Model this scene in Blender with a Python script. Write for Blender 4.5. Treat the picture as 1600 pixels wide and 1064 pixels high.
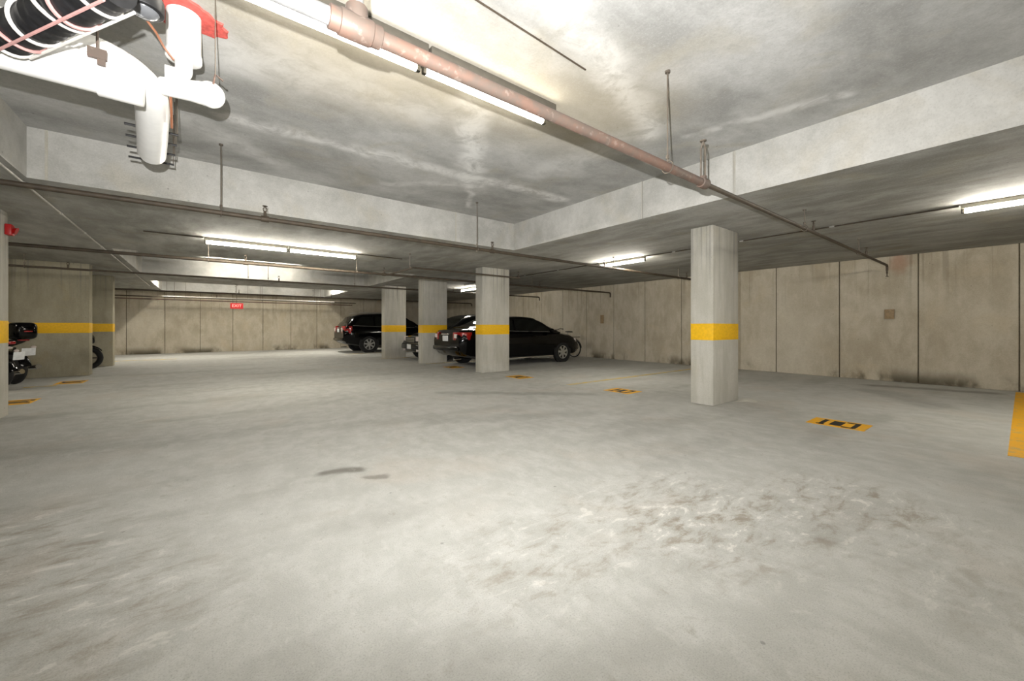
import bpy, bmesh, math, random
from mathutils import Vector, Matrix
random.seed(7)
for o in list(bpy.data.objects): bpy.data.objects.remove(o)
SC = bpy.context.scene
COL = SC.collection
PI = math.pi

# ------------------------------------------------------------------ camera
# world: X runs along the back wall (to the right), Y runs along the right wall (away), Z up
CAM_H = 1.16
FPX = math.sqrt(480.0 * 800.0)            # focal length in pixels of the 1600 px frame
YAW = math.atan(480.0 / FPX)
cd = bpy.data.cameras.new('camera'); cam = bpy.data.objects.new('camera', cd); COL.objects.link(cam)
cd.sensor_width = 36.0; cd.lens = 36.0 * FPX / 1600.0
cd.shift_y = -22.0 / 1600.0
cd.clip_start = 0.05; cd.clip_end = 200
cam.location = (0, 0, CAM_H); cam.rotation_euler = (PI / 2, 0, -YAW)
SC.camera = cam

# ------------------------------------------------------------------ world, flash, exposure
w = bpy.data.worlds.new('world'); SC.world = w; w.use_nodes = True
w.node_tree.nodes['Background'].inputs[0].default_value = (0.9, 0.93, 1.0, 1)
w.node_tree.nodes['Background'].inputs[1].default_value = 0.02
# the photographer's flash, a little above and left of the lens (its shadows show under the pipes)
fl = bpy.data.lights.new('camera_flash', 'SPOT'); flo = bpy.data.objects.new('camera_flash', fl); COL.objects.link(flo)
fl.energy = 1000; fl.color = (1.0, 0.985, 0.965); fl.shadow_soft_size = 0.012
fl.spot_size = math.radians(150); fl.spot_blend = 1.0
flo.location = (-0.08, 0.06, CAM_H + 0.22)
flo.rotation_euler = (PI / 2 + math.radians(23), 0, -YAW)
TUBE_E = 100.0                            # radiance of the fluorescent tubes
vs = SC.view_settings
vs.view_transform = 'Standard'; vs.look = 'None'; vs.gamma = 1.0; vs.use_curve_mapping = False
vs.exposure = 0.36
try:
    SC.cycles.max_bounces = 8; SC.cycles.diffuse_bounces = 5; SC.cycles.use_denoising = True
    SC.cycles.sample_clamp_indirect = 6.0
except Exception: pass

# ------------------------------------------------------------------ helpers
def lin(c):
    c = c / 255.0
    return c / 12.92 if c <= 0.04045 else ((c + 0.055) / 1.055) ** 2.4
def rgb(r, g, b): return (lin(r), lin(g), lin(b), 1.0)

class NT:
    def __init__(s, name):
        s.m = bpy.data.materials.new(name); s.m.use_nodes = True
        s.t = s.m.node_tree; s.b = s.t.nodes['Principled BSDF']; s.out = s.t.nodes['Material Output']
    def n(s, typ, **kw):
        nd = s.t.nodes.new(typ)
        for k, v in kw.items(): setattr(nd, k, v)
        return nd
    def l(s, a, b): s.t.links.new(a, b)
    def pos(s, scale=(1, 1, 1), off=(0, 0, 0)):
        g = s.n('ShaderNodeNewGeometry'); mp = s.n('ShaderNodeMapping')
        mp.inputs['Scale'].default_value = scale; mp.inputs['Location'].default_value = off
        s.l(g.outputs['Position'], mp.inputs['Vector']); return mp.outputs[0]
    def obj(s, scale=(1, 1, 1)):
        g = s.n('ShaderNodeTexCoord'); mp = s.n('ShaderNodeMapping'); mp.inputs['Scale'].default_value = scale
        s.l(g.outputs['Object'], mp.inputs['Vector']); return mp.outputs[0]
    def noise(s, vec, scale, detail=4, rough=0.55, dist=0.0):
        nd = s.n('ShaderNodeTexNoise'); nd.inputs['Scale'].default_value = scale
        nd.inputs['Detail'].default_value = detail; nd.inputs['Roughness'].default_value = rough
        nd.inputs['Distortion'].default_value = dist
        s.l(vec, nd.inputs['Vector']); return nd.outputs['Fac']
    def ramp(s, fac, a, b, lo=0.0, hi=1.0):
        nd = s.n('ShaderNodeMapRange', interpolation_type='SMOOTHSTEP')
        nd.inputs['From Min'].default_value = a; nd.inputs['From Max'].default_value = b
        nd.inputs['To Min'].default_value = lo; nd.inputs['To Max'].default_value = hi
        s.l(fac, nd.inputs['Value']); return nd.outputs[0]
    def math(s, op, a, b=None):
        nd = s.n('ShaderNodeMath', operation=op)
        for i, v in ((0, a), (1, b)):
            if v is None: continue
            if isinstance(v, (int, float)): nd.inputs[i].default_value = v
            else: s.l(v, nd.inputs[i])
        return nd.outputs[0]
    def mix(s, fac, a, b, blend='MIX'):
        nd = s.n('ShaderNodeMix', data_type='RGBA', blend_type=blend)
        for i, v in ((0, fac), (6, a), (7, b)):
            if isinstance(v, (int, float)): nd.inputs[i].default_value = v
            elif isinstance(v, tuple): nd.inputs[i].default_value = v
            else: s.l(v, nd.inputs[i])
        return nd.outputs[2]
    def bump(s, h, strength=0.2, dist=0.02):
        nd = s.n('ShaderNodeBump'); nd.inputs['Strength'].default_value = strength
        nd.inputs['Distance'].default_value = dist; s.l(h, nd.inputs['Height'])
        s.l(nd.outputs[0], s.b.inputs['Normal'])
    def seg(s, p0, p1):
        """distance in plan (X,Y) from a noisy position to the segment p0-p1"""
        g = s.n('ShaderNodeNewGeometry'); sep = s.n('ShaderNodeSeparateXYZ')
        nz = s.n('ShaderNodeTexNoise'); nz.inputs['Scale'].default_value = 2.2; nz.inputs['Detail'].default_value = 5
        s.l(g.outputs['Position'], nz.inputs['Vector'])
        vm = s.n('ShaderNodeVectorMath', operation='MULTIPLY_ADD')
        s.l(nz.outputs['Color'], vm.inputs[0]); vm.inputs[1].default_value = (0.3, 0.3, 0)
        s.l(g.outputs['Position'], vm.inputs[2])
        s.l(vm.outputs[0], sep.inputs[0])
        x, y = s.math('SUBTRACT', sep.outputs[0], p0[0] + .15), s.math('SUBTRACT', sep.outputs[1], p0[1] + .15)
        dx, dy = p1[0] - p0[0], p1[1] - p0[1]; L2 = dx * dx + dy * dy
        tt = s.math('ADD', s.math('MULTIPLY', x, dx / L2), s.math('MULTIPLY', y, dy / L2))
        tt = s.math('MINIMUM', s.math('MAXIMUM', tt, 0.0), 1.0)
        ex = s.math('SUBTRACT', x, s.math('MULTIPLY', tt, dx)); ey = s.math('SUBTRACT', y, s.math('MULTIPLY', tt, dy))
        return s.math('SQRT', s.math('ADD', s.math('MULTIPLY', ex, ex), s.math('MULTIPLY', ey, ey)))

MAT = {}
def paint(name, col, rough=0.5, metal=0.0, var=0.12, scale=18, spec=0.5, coat=0.0):
    """plain painted / plastic / metal surface with a little procedural variation"""
    if name in MAT: return MAT[name]
    k = NT(name); v = k.obj()
    f = k.ramp(k.noise(v, scale, 4), 0.3, 0.7, 1.0 - var, 1.0 + var * .5)
    base = k.n('ShaderNodeRGB'); base.outputs[0].default_value = col
    mv = k.n('ShaderNodeVectorMath', operation='SCALE'); k.l(base.outputs[0], mv.inputs[0]); k.l(f, mv.inputs['Scale'])
    k.l(mv.outputs[0], k.b.inputs['Base Color'])
    k.b.inputs['Roughness'].default_value = rough; k.b.inputs['Metallic'].default_value = metal
    k.b.inputs['Specular IOR Level'].default_value = spec
    k.b.inputs['Coat Weight'].default_value = coat; k.b.inputs['Coat Roughness'].default_value = 0.04
    MAT[name] = k.m; return k.m
def glow(name, col, strength):
    if name in MAT: return MAT[name]
    k = NT(name); k.b.inputs['Base Color'].default_value = col
    k.b.inputs['Emission Color'].default_value = col; k.b.inputs['Emission Strength'].default_value = strength
    MAT[name] = k.m; return k.m

def concrete(name, base, dark, light, tan, streak=(1, 1, 1), blotch=0.45, fine=1.0, rough=0.85, extra=None, bump=0.25, cyc=1.0, seed=0.0, speck=0.25):
    k = NT(name)
    v = k.pos(off=(seed, seed * .7, 0)); vs_ = k.pos(streak, off=(seed, 0, 0))
    n1 = k.noise(v, 0.55 * cyc, 5, 0.6, 0.4)
    n2 = k.noise(vs_, 2.2, 6, 0.62, 0.2)
    n3 = k.noise(v, 14 * fine, 5, 0.6)
    n4 = k.noise(v, 1.3 * cyc, 4, 0.55, 0.8)
    c = k.mix(k.ramp(n2, 0.36, 0.68), dark, base)
    c = k.mix(k.math('MULTIPLY', k.ramp(n1, 0.42, 0.66), blotch), c, light)
    c = k.mix(k.math('MULTIPLY', k.ramp(n4, 0.52, 0.72), 0.45), c, tan)
    c = k.mix(k.ramp(n3, 0.3, 0.75, 0.0, 0.3), c, dark)
    n5 = k.noise(v, 70 * fine, 3, .7)
    c = k.mix(k.ramp(n5, 0.5, 0.72, 0.0, speck), c, tuple(x * .66 for x in dark[:3]) + (1,))
    c = k.mix(k.ramp(n5, 0.32, 0.48, 0.22, 0.0), c, light)
    vor = k.n('ShaderNodeTexVoronoi'); vor.inputs['Scale'].default_value = 9; k.l(v, vor.inputs['Vector'])
    pit = k.ramp(vor.outputs['Distance'], 0.05, 0.11, 1.0, 0.0)
    gate = k.ramp(k.noise(v, 4.0, 2), 0.58, 0.62)
    c = k.mix(k.math('MULTIPLY', k.math('MULTIPLY', pit, gate), 0.55), c, tuple(x * .35 for x in dark[:3]) + (1,))
    if extra: c = extra(k, c)
    k.l(c, k.b.inputs['Base Color'])
    k.b.inputs['Roughness'].default_value = rough; k.b.inputs['Specular IOR Level'].default_value = 0.3
    k.bump(k.math('ADD', n3, k.math('MULTIPLY', n2, 0.7)), bump, 0.012)
    MAT[name] = k.m; return k.m

def wall_base_stain(k, c):
    g = k.n('ShaderNodeNewGeometry'); sep = k.n('ShaderNodeSeparateXYZ'); k.l(g.outputs['Position'], sep.inputs[0])
    low = k.ramp(sep.outputs[2], 0.02, 0.34, 1.0, 0.0)
    n = k.ramp(k.noise(k.pos((1, 1, .6)), 1.1, 5, .6), 0.46, 0.6)
    c = k.mix(k.math('MULTIPLY', k.math('MULTIPLY', low, n), 0.85), c, rgb(66, 60, 44))
    drip = k.ramp(k.noise(k.pos((9, 9, .22)), 1.0, 3), 0.56, 0.7)
    top = k.ramp(sep.outputs[2], 1.3, 2.6)
    dy = k.math('SUBTRACT', sep.outputs[1], 1.6); dz = k.math('MULTIPLY', k.math('SUBTRACT', sep.outputs[2], 2.52), .7)
    rd = k.math('ADD', k.math('SQRT', k.math('ADD', k.math('MULTIPLY', dy, dy), k.math('MULTIPLY', dz, dz))), k.math('MULTIPLY', k.noise(k.pos(), 7, 4), .16))
    c = k.mix(k.ramp(rd, .1, .34, .5, 0.0), c, rgb(150, 92, 62))          # rust bleeding from the pipe end
    return k.mix(k.math('MULTIPLY', k.math('MULTIPLY', drip, top), 0.35), c, rgb(96, 86, 66))
def column_stain(k, c):
    g = k.n('ShaderNodeNewGeometry'); sep = k.n('ShaderNodeSeparateXYZ'); k.l(g.outputs['Position'], sep.inputs[0])
    drip = k.ramp(k.noise(k.pos((22, 22, .35)), 1.0, 3), 0.5, 0.66)
    top = k.ramp(sep.outputs[2], 1.5, 2.62)
    return k.mix(k.math('MULTIPLY', k.math('MULTIPLY', drip, top), 0.5), c, rgb(112, 112, 112))
def slab_marks(k, c):
    white = rgb(232, 232, 230)
    brk = k.ramp(k.noise(k.pos(), 3.2, 7, .7, .6), .36, .6, .15, 1.0)
    for p0, p1, wd, st in (((1.85, 3.0), (3.0, 4.75), .16, .75), ((0.2, 4.66), (4.4, 4.45), .13, .75), ((2.9, 4.7), (3.5, 5.7), .06, .6),
                           ((2.0, 5.5), (2.9, 4.72), .1, .4), ((1.6, 1.7), (3.6, 2.35), .14, .7), ((3.6, 2.3), (3.4, 4.3), .22, .3),
                           ((4.0, 2.1), (4.35, .9), .07, .5), ((0.2, 3.5), (1.6, 3.4), .3, .45), ((-.2, 4.9), (.7, 5.6), .16, .4)):
        d = k.seg(p0, p1)
        c = k.mix(k.math('MULTIPLY', k.ramp(d, wd * .15, wd * 1.5, 1.0, 0.0), k.math('MULTIPLY', brk, st)), c, white)
    tanm = k.ramp(k.seg((0.9, 3.1), (2.9, 2.5)), 0.1, 1.2, 0.4, 0.0)      # warm lamp glow painted into the slab colour round the lamp joint
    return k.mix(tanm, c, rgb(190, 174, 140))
def floor_marks(k, c):
    worn = rgb(132, 122, 106)
    n = k.noise(k.pos((1.0, 2.2, 1)), 4.5, 9, .72, .4)
    for p0, p1, wd, st in (((2.2, 1.1), (3.5, .75), .42, .75), ((1.2, 1.5), (2.6, 1.5), .4, .55), ((-.9, 3.4), (-.4, 2.2), .5, .6), ((2.6, .1), (3.4, .3), .35, .35)):
        d = k.ramp(k.seg(p0, p1), wd * .3, wd * 1.5, 1.0, 0.0)
        c = k.mix(k.math('MULTIPLY', k.math('MULTIPLY', d, k.ramp(n, 0.47, 0.68)), st), c, worn)
        c = k.mix(k.math('MULTIPLY', k.math('MULTIPLY', d, k.ramp(n, 0.36, 0.44, 1.0, 0.0)), st), c, rgb(216, 214, 208))
    for p0, p1, wd, st in (((.7, 3.4), (.98, 3.3), .07, .7), ((1.0, 3.1), (1.1, 3.07), .04, .55), ((3.3, 6.2), (5.2, 4.6), .16, .3), ((2.2, 4.4), (4.0, 3.6), .2, .2),
                           ((9.5, 1.6), (8.4, .8), .3, .3), ((10.4, 1.8), (10.8, .4), .2, .5)):
        d = k.ramp(k.seg(p0, p1), wd * .3, wd * 1.4, 1.0, 0.0)
        c = k.mix(k.math('MULTIPLY', d, st), c, rgb(92, 88, 80))
    gap = k.n('ShaderNodeNewGeometry'); sep = k.n('ShaderNodeSeparateXYZ'); k.l(gap.outputs['Position'], sep.inputs[0])
    pits = k.noise(k.pos((1.4, 1, 1)), 8, 9, .76, .3)
    c = k.mix(k.ramp(pits, .55, .74, 0, .5), c, rgb(140, 134, 122))
    c = k.mix(k.ramp(pits, .28, .44, .4, 0), c, rgb(212, 212, 208))
    lane = k.ramp(k.noise(k.pos((.35, 1.2, 1)), 1.0, 4), 0.5, 0.66)          # tyre-darkened lanes along the aisle and bays
    return k.mix(k.math('MULTIPLY', lane, 0.22), c, rgb(112, 108, 98))

concrete('concrete_floor', rgb(189, 189, 185), rgb(172, 172, 167), rgb(200, 200, 196), rgb(184, 175, 164), (2.6, 1.8, 1), .4, 2.2, .8, floor_marks, .3, .8, 0.0, .7)
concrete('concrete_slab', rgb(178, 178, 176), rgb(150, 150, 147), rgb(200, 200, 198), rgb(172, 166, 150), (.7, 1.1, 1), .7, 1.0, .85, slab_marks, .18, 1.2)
concrete('concrete_soffit', rgb(172, 171, 167), rgb(136, 135, 128), rgb(196, 195, 191), rgb(158, 150, 128), (1.7, .6, 1.5), .5, 1.0, .85, None, .2, .9, 3.1)
concrete('concrete_wall', rgb(190, 182, 165), rgb(168, 158, 139), rgb(204, 198, 183), rgb(188, 174, 147), (1.7, 1.7, .8), .5, 1.0, .85, wall_base_stain, .22, .9, 1.7)
concrete('concrete_column', rgb(192, 189, 180), rgb(174, 171, 160), rgb(206, 204, 197), rgb(190, 183, 165), (3.4, 3.4, .5), .5, 1.0, .85, column_stain, .22, 1.4, 5.3)
concrete('concrete_pier', rgb(164, 158, 138), rgb(148, 142, 123), rgb(180, 174, 156), rgb(166, 152, 120), (2.2, 2.2, .7), .45, 1.0, .85, column_stain, .22, 1.2, 8.9)
concrete('concrete_beam', rgb(190, 189, 184), rgb(166, 165, 160), rgb(210, 209, 205), rgb(184, 177, 160), (1.2, 1.2, 1.2), .6, 1.0, .85, None, .2, 1.2, 6.6)
paint('joint_dark', rgb(96, 88, 70), .9, var=.3)
paint('band_yellow', rgb(236, 184, 8), .6, var=.1, scale=30)
k = NT('line_yellow')                                                    # worn road paint
nz = k.noise(k.pos(), 9, 6, .7)
k.l(k.mix(k.ramp(nz, 0.34, 0.5, .75, 0.0), rgb(232, 170, 10), rgb(176, 160, 110)), k.b.inputs['Base Color']); k.b.inputs['Roughness'].default_value = .7
MAT['line_yellow'] = k.m
k = NT('line_faded')
nz = k.noise(k.pos(), 7, 6, .7)
k.l(k.mix(k.ramp(nz, 0.34, 0.66), rgb(204, 176, 96), rgb(176, 170, 150)), k.b.inputs['Base Color']); k.b.inputs['Roughness'].default_value = .8
MAT['line_faded'] = k.m
paint('stencil_black', rgb(26, 24, 20), .7, var=.3)
k = NT('pipe_rust')                                                      # primed steel pipe, rusty
nz = k.noise(k.pos(), 6, 5, .65); n2 = k.noise(k.pos(), 22, 4)
cc = k.mix(k.ramp(nz, .4, .62), rgb(108, 85, 74), rgb(94, 82, 74)); cc = k.mix(k.ramp(n2, .58, .68, 0, .35), cc, rgb(150, 136, 126))
k.l(cc, k.b.inputs['Base Color']); k.b.inputs['Roughness'].default_value = .6; k.b.inputs['Metallic'].default_value = .1
MAT['pipe_rust'] = k.m
paint('pipe_dark', rgb(74, 64, 52), .6, .1, .25, 12)
paint('pipe_galv', rgb(150, 150, 150), .5, .35, .2, 14)
paint('steel_rod', rgb(112, 104, 94), .5, .5, .2)
paint('conduit_grey', rgb(176, 174, 168), .5, .2, .15)
paint('pvc_white', rgb(244, 244, 242), .35, 0, .03)
paint('firestop_red', rgb(206, 92, 84), .9, 0, .25, 30)
paint('duct_black', rgb(30, 30, 32), .5, 0, .4, 20)
paint('strap_white', rgb(226, 222, 216), .5)
paint('strap_pink', rgb(196, 150, 146), .5)
paint('copper_wire', rgb(190, 120, 84), .4, .3)
paint('lens_grey', rgb(120, 122, 126), .15, .2)
paint('housing_grey', rgb(150, 146, 132), .5, .1)
paint('housing_dark', rgb(92, 88, 80), .5, .1)
paint('cap_dark', rgb(60, 56, 48), .5)
paint('alarm_red', rgb(190, 32, 34), .4)
paint('box_tan', rgb(150, 128, 96), .6, 0, .2)
paint('black_body', rgb(3, 3, 4), .1, 0, .05, spec=.22, coat=.12)
paint('dark_body', rgb(10, 11, 13), .12, 0, .05, spec=.3, coat=.2)
paint('black_trim', rgb(16, 16, 16), .6)
paint('tyre', rgb(22, 22, 22), .85)
paint('alloy', rgb(190, 190, 186), .3, .7)
paint('chrome', rgb(214, 214, 214), .12, 1.0, .02)
paint('tail_red', rgb(150, 10, 14), .15, 0, .15, coat=1.0)
paint('tail_clear', rgb(226, 214, 210), .12, 0, .05, coat=1.0)
paint('plate_white', rgb(226, 228, 230), .4)
paint('seat_black', rgb(20, 19, 18), .6)
paint('bike_silver', rgb(150, 154, 150), .3, .5)
paint('bike_green', rgb(60, 74, 52), .35)
k = NT('car_glass'); k.b.inputs['Base Color'].default_value = rgb(8, 10, 9); k.b.inputs['Roughness'].default_value = .04
k.b.inputs['Specular IOR Level'].default_value = .55
nz = k.noise(k.obj(), 3, 2); k.l(k.ramp(nz, 0, 1, .03, .06), k.b.inputs['Roughness']); MAT['car_glass'] = k.m
glow('exit_red', (0.8, 0.04, 0.04, 1), 0.35)
glow('exit_letter', (1.0, 0.45, 0.38, 1), 1.1)

class MB:
    """collects geometry, then build() links it as one mesh object"""
    def __init__(s): s.v = []; s.f = []
    def add(s, vs, fs):
        b = len(s.v); s.v += [tuple(p) for p in vs]; s.f += [tuple(i + b for i in q) for q in fs]; return s
    def box(s, x0, x1, y0, y1, z0, z1, M=None):
        vs = [Vector(p) for p in ((x0, y0, z0), (x1, y0, z0), (x1, y1, z0), (x0, y1, z0), (x0, y0, z1), (x1, y0, z1), (x1, y1, z1), (x0, y1, z1))]
        if M is not None: vs = [M @ p for p in vs]
        return s.add(vs, ((3, 2, 1, 0), (4, 5, 6, 7), (0, 1, 5, 4), (1, 2, 6, 5), (2, 3, 7, 6), (3, 0, 4, 7)))
    def cbox(s, c, size, M=None):
        a = [c[i] - size[i] / 2 for i in range(3)]; b = [c[i] + size[i] / 2 for i in range(3)]
        return s.box(a[0], b[0], a[1], b[1], a[2], b[2], M)
    def rings(s, rs, closed=False, caps=True):
        n = len(rs[0]); vs = [p for r in rs for p in r]; fs = []
        m = len(rs)
        for i in range(m if closed else m - 1):
            for j in range(n):
                a = i * n + j; b = i * n + (j + 1) % n; c2 = ((i + 1) % m) * n
                fs.append((a, b, c2 + (j + 1) % n, c2 + j))
        if caps and not closed: fs += [tuple(range(n - 1, -1, -1)), tuple((m - 1) * n + j for j in range(n))]
        return s.add(vs, fs)
    def tube(s, pts, r, n=12, closed=False, caps=True):
        pts = [Vector(p) for p in pts]; m = len(pts); rr = r if isinstance(r, (list, tuple)) else [r] * m
        rs = []; up = None
        for i, p in enumerate(pts):
            if closed: d = pts[(i + 1) % m] - pts[i - 1]
            else: d = pts[min(i + 1, m - 1)] - pts[max(i - 1, 0)]
            d.normalize()
            if up is None:
                up = Vector((0, 0, 1)) if abs(d.z) < .9 else Vector((1, 0, 0))
            a = d.cross(up).normalized(); b = a.cross(d).normalized(); up = b
            rs.append([p + rr[i] * (math.cos(2 * PI * q / n) * a + math.sin(2 * PI * q / n) * b) for q in range(n)])
        return s.rings(rs, closed, caps)
    def torus(s, c, axis, R, r, n=28, k=8):
        ax = Vector(axis).normalized(); u = ax.orthogonal().normalized(); v_ = ax.cross(u); c = Vector(c)
        rs = []
        for i in range(n):
            e = math.cos(2 * PI * i / n) * u + math.sin(2 * PI * i / n) * v_
            rs.append([c + e * (R + r * math.cos(2 * PI * j / k)) + ax * (r * math.sin(2 * PI * j / k)) for j in range(k)])
        return s.rings(rs, True)
    def disc(s, c, axis, R, th, n=24, R2=None):
        ax = Vector(axis).normalized()
        c = Vector(c); return s.tube([c - ax * th / 2, c + ax * th / 2], [R, R2 or R], n)
    def ball(s, c, rx, ry, rz, n=14, m=9):
        rs = []
        for i in range(m + 1):
            t = PI * i / m; t = min(max(t, .02), PI - .02)
            rs.append([(c[0] + rx * math.sin(t) * math.cos(2 * PI * j / n), c[1] + ry * math.sin(t) * math.sin(2 * PI * j / n), c[2] - rz * math.cos(t)) for j in range(n)])
        return s.rings(rs)
    def poly(s, pts, thick, nrm):
        """a flat outline given a thickness along nrm"""
        n = len(pts); a = [Vector(p) for p in pts]; t = Vector(nrm) * thick
        return s.rings([a, [p + t for p in a]])
    def build(s, name, mat, parent=None, bevel=0, smooth=True, seg=2):
        me = bpy.data.meshes.new(name); me.from_pydata(s.v, [], s.f)
        bm = bmesh.new(); bm.from_mesh(me)
        bmesh.ops.recalc_face_normals(bm, faces=bm.faces)
        if bevel:
            es = [e for e in bm.edges if len(e.link_faces) == 2 and e.calc_face_angle(0) > .5]
            bmesh.ops.bevel(bm, geom=es, offset=bevel, segments=seg, affect='EDGES', profile=.5)
        bm.to_mesh(me); bm.free()
        if smooth:
            me.polygons.foreach_set('use_smooth', [True] * len(me.polygons)); me.set_sharp_from_angle(angle=.7)
        me.materials.append(MAT[mat])
        o = bpy.data.objects.new(name, me); COL.objects.link(o)
        if parent: o.parent = parent
        return o

def tag(o, label, cat, group=None):
    o['label'] = label; o['category'] = cat
    if group: o['group'] = group
    return o
def thing(name, label, cat, loc=(0, 0, 0), rz=0, group=None):
    o = bpy.data.objects.new(name, None); COL.objects.link(o); o.empty_display_size = .1
    o.location = loc; o.rotation_euler = (0, 0, rz); return tag(o, label, cat, group)
def struct(o, label=None, cat=None):
    o['kind'] = 'structure'
    if label: o['label'] = label
    if cat: o['category'] = cat
    return o
def share(src, parent, loc=(0, 0, 0), rot=None):
    c = src.copy(); COL.objects.link(c); c.parent = parent; c.location = loc
    if rot: c.rotation_euler = rot
    return c

# ------------------------------------------------------------------ room shell
XR, XL, YB, YN = 11.45, -6.1, 22.5, -7.0         # faces of the right, left, back and near walls
ZS, ZT = 2.64, 3.15                              # drop soffit, slab
struct(MB().box(XL - .3, XR + .3, YN - .3, YB + .3, -.25, 0).build('floor', 'concrete_floor'), 'pale grey worn concrete garage floor', 'floor')

def panel_wall(name, label, origin, along, normal, joints, length):
    """concrete wall cast in form panels: a backing slab with one panel per form, joints recessed"""
    t = Vector(along); nn = Vector(normal); o0 = Vector(origin)
    def slab(a, b, z0, z1, d0, d1):
        ps = [o0 + t * a + nn * d0, o0 + t * b + nn * d0, o0 + t * b + nn * d1, o0 + t * a + nn * d1]
        m = MB(); m.rings([[p + Vector((0, 0, z0)) for p in ps], [p + Vector((0, 0, z1)) for p in ps]]); return m
    wl = slab(0, length, 0, ZT, -.3, -.025).build(name, 'joint_dark'); struct(wl, label, 'wall')
    js = [0] + [j for j in joints if 0 < j < length] + [length]
    for a, b in zip(js[:-1], js[1:]):
        slab(a + .008, b - .008, 0, ZS, -.025, 0).build('panel', 'concrete_wall', wl, bevel=.006, seg=1)
    return wl
panel_wall('wall_right', 'tan concrete wall cast in tall panels along the right side', (XR, YN, 0), (0, 1, 0), (-1, 0, 0), [i * 1.265 + .05 - YN for i in range(-6, 19)], YB - YN)
panel_wall('wall_back', 'far tan concrete wall with vertical panel joints behind the aisle', (XL, YB, 0), (1, 0, 0), (0, -1, 0), [-2.54 + i * 1.19 - XL for i in range(-3, 13)], XR - XL)
struct(MB().box(XL - .3, XL, YN, YB, 0, ZT).build('wall_left', 'concrete_wall'), 'plain concrete wall deep in the left bays', 'wall')
struct(MB().box(XL, XR, YN - .3, YN, 0, ZT).build('wall_near', 'concrete_wall'), 'concrete wall behind the camera', 'wall')

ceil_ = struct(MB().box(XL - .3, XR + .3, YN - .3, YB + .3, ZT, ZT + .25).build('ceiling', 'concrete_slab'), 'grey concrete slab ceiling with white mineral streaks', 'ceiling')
RX0, RX1 = -1.4, 4.75                            # recess between the drop panels
for i, b in enumerate(((RX1, XR + .0, YN, YB), (XL, RX0, YN, YB), (RX0, RX1, 6.07, 10.6), (RX0, RX1, 15.25, 17.3), (RX0, RX1, 21.7, YB), (RX0, RX1, YN, -3.6))):
    so = MB().box(b[0], b[1], b[2], b[3], ZS, ZT).build('soffit', 'concrete_soffit', ceil_, smooth=False)
    so.data.materials.append(MAT['concrete_beam'])       # upright sides take the lighter beam concrete
    for p in so.data.polygons:
        if abs(p.normal.z) < .5: p.material_index = 1
# form joints on the beam side (slightly proud fins of grout)
for x, y0 in ((3.45, 6.07), (-1.28, 6.07)):
    MB().box(x, x + .02, y0 - .006, y0, ZS, ZT).build('form_joint', 'concrete_column', ceil_)
MB().box(RX1 - .006, RX1, 3.2, 3.22, ZS, ZT).build('form_joint', 'concrete_column', ceil_)
MB().box(RX1 - .004, RX1, 2.0, 2.03, ZS, ZT).build('form_joint', 'concrete_column', ceil_)
for y in (6.14, 7.3, 8.55):
    pass

# ------------------------------------------------------------------ columns and piers
def column(x0, x1, y0, y1, label, mat='concrete_column', z0=.95, z1=1.21, name='concrete_column', group='banded columns'):
    o = thing(name, label, 'column', ((x0 + x1) / 2, (y0 + y1) / 2, 0), 0, group)
    hx, hy = (x1 - x0) / 2, (y1 - y0) / 2
    MB().box(-hx, hx, -hy, hy, 0, ZS).build('shaft', mat, o, bevel=.012)
    e = .002
    b = MB().box(-hx - e, hx + e, -hy - e, hy + e, z0, z1).build('yellow_band', 'band_yellow', o, bevel=.012)
    b['label'] = 'yellow painted band round the shaft'
    return o
c1 = column(5.83, 6.66, 2.76, 3.10, 'tall pale concrete column with yellow band, nearest to the camera and standing alone')
rs = []
for q in range(18):
    a_ = 2 * PI * q / 18; rr = .13 + .03 * math.sin(3 * a_) + random.uniform(-.015, .015)
    rs.append((.46 + rr * 1.7 * math.cos(a_), -.27 + rr * math.sin(a_)))
MB().rings([[(x, y, 0) for x, y in rs], [(.46 + (x - .46) * .7, -.27 + (y + .27) * .7, .014) for x, y in rs], [(.46 + (x - .46) * .3, -.27 + (y + .27) * .3, .02) for x, y in rs]]).build('grout_spill', 'concrete_column', c1)
column(5.44, 6.28, 8.22, 8.54, 'concrete column with yellow band in front of the black sedan')
column(5.33, 6.18, 11.4, 11.72, 'concrete column with yellow band behind the trunk of the black sedan')
column(5.15, 5.95, 14.15, 14.5, 'farthest concrete column with yellow band, beside the black sport utility vehicle')
column(-3.4, -2.03, 7.83, 8.14, 'concrete pier cut by the left picture edge with red alarm on it', 'concrete_column', .94, 1.24, 'concrete_pier', 'piers along the left bays')
column(-3.42, -2.16, 13.55, 13.88, 'wide concrete pier with yellow band behind the motorcycles at left', 'concrete_pier', 1.0, 1.25, 'concrete_pier', 'piers along the left bays')
column(-3.42, -2.13, 16.35, 16.68, 'far left concrete pier with yellow band, half hidden by the wide pier', 'concrete_pier', 1.0, 1.25, 'concrete_pier', 'piers along the left bays')

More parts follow.
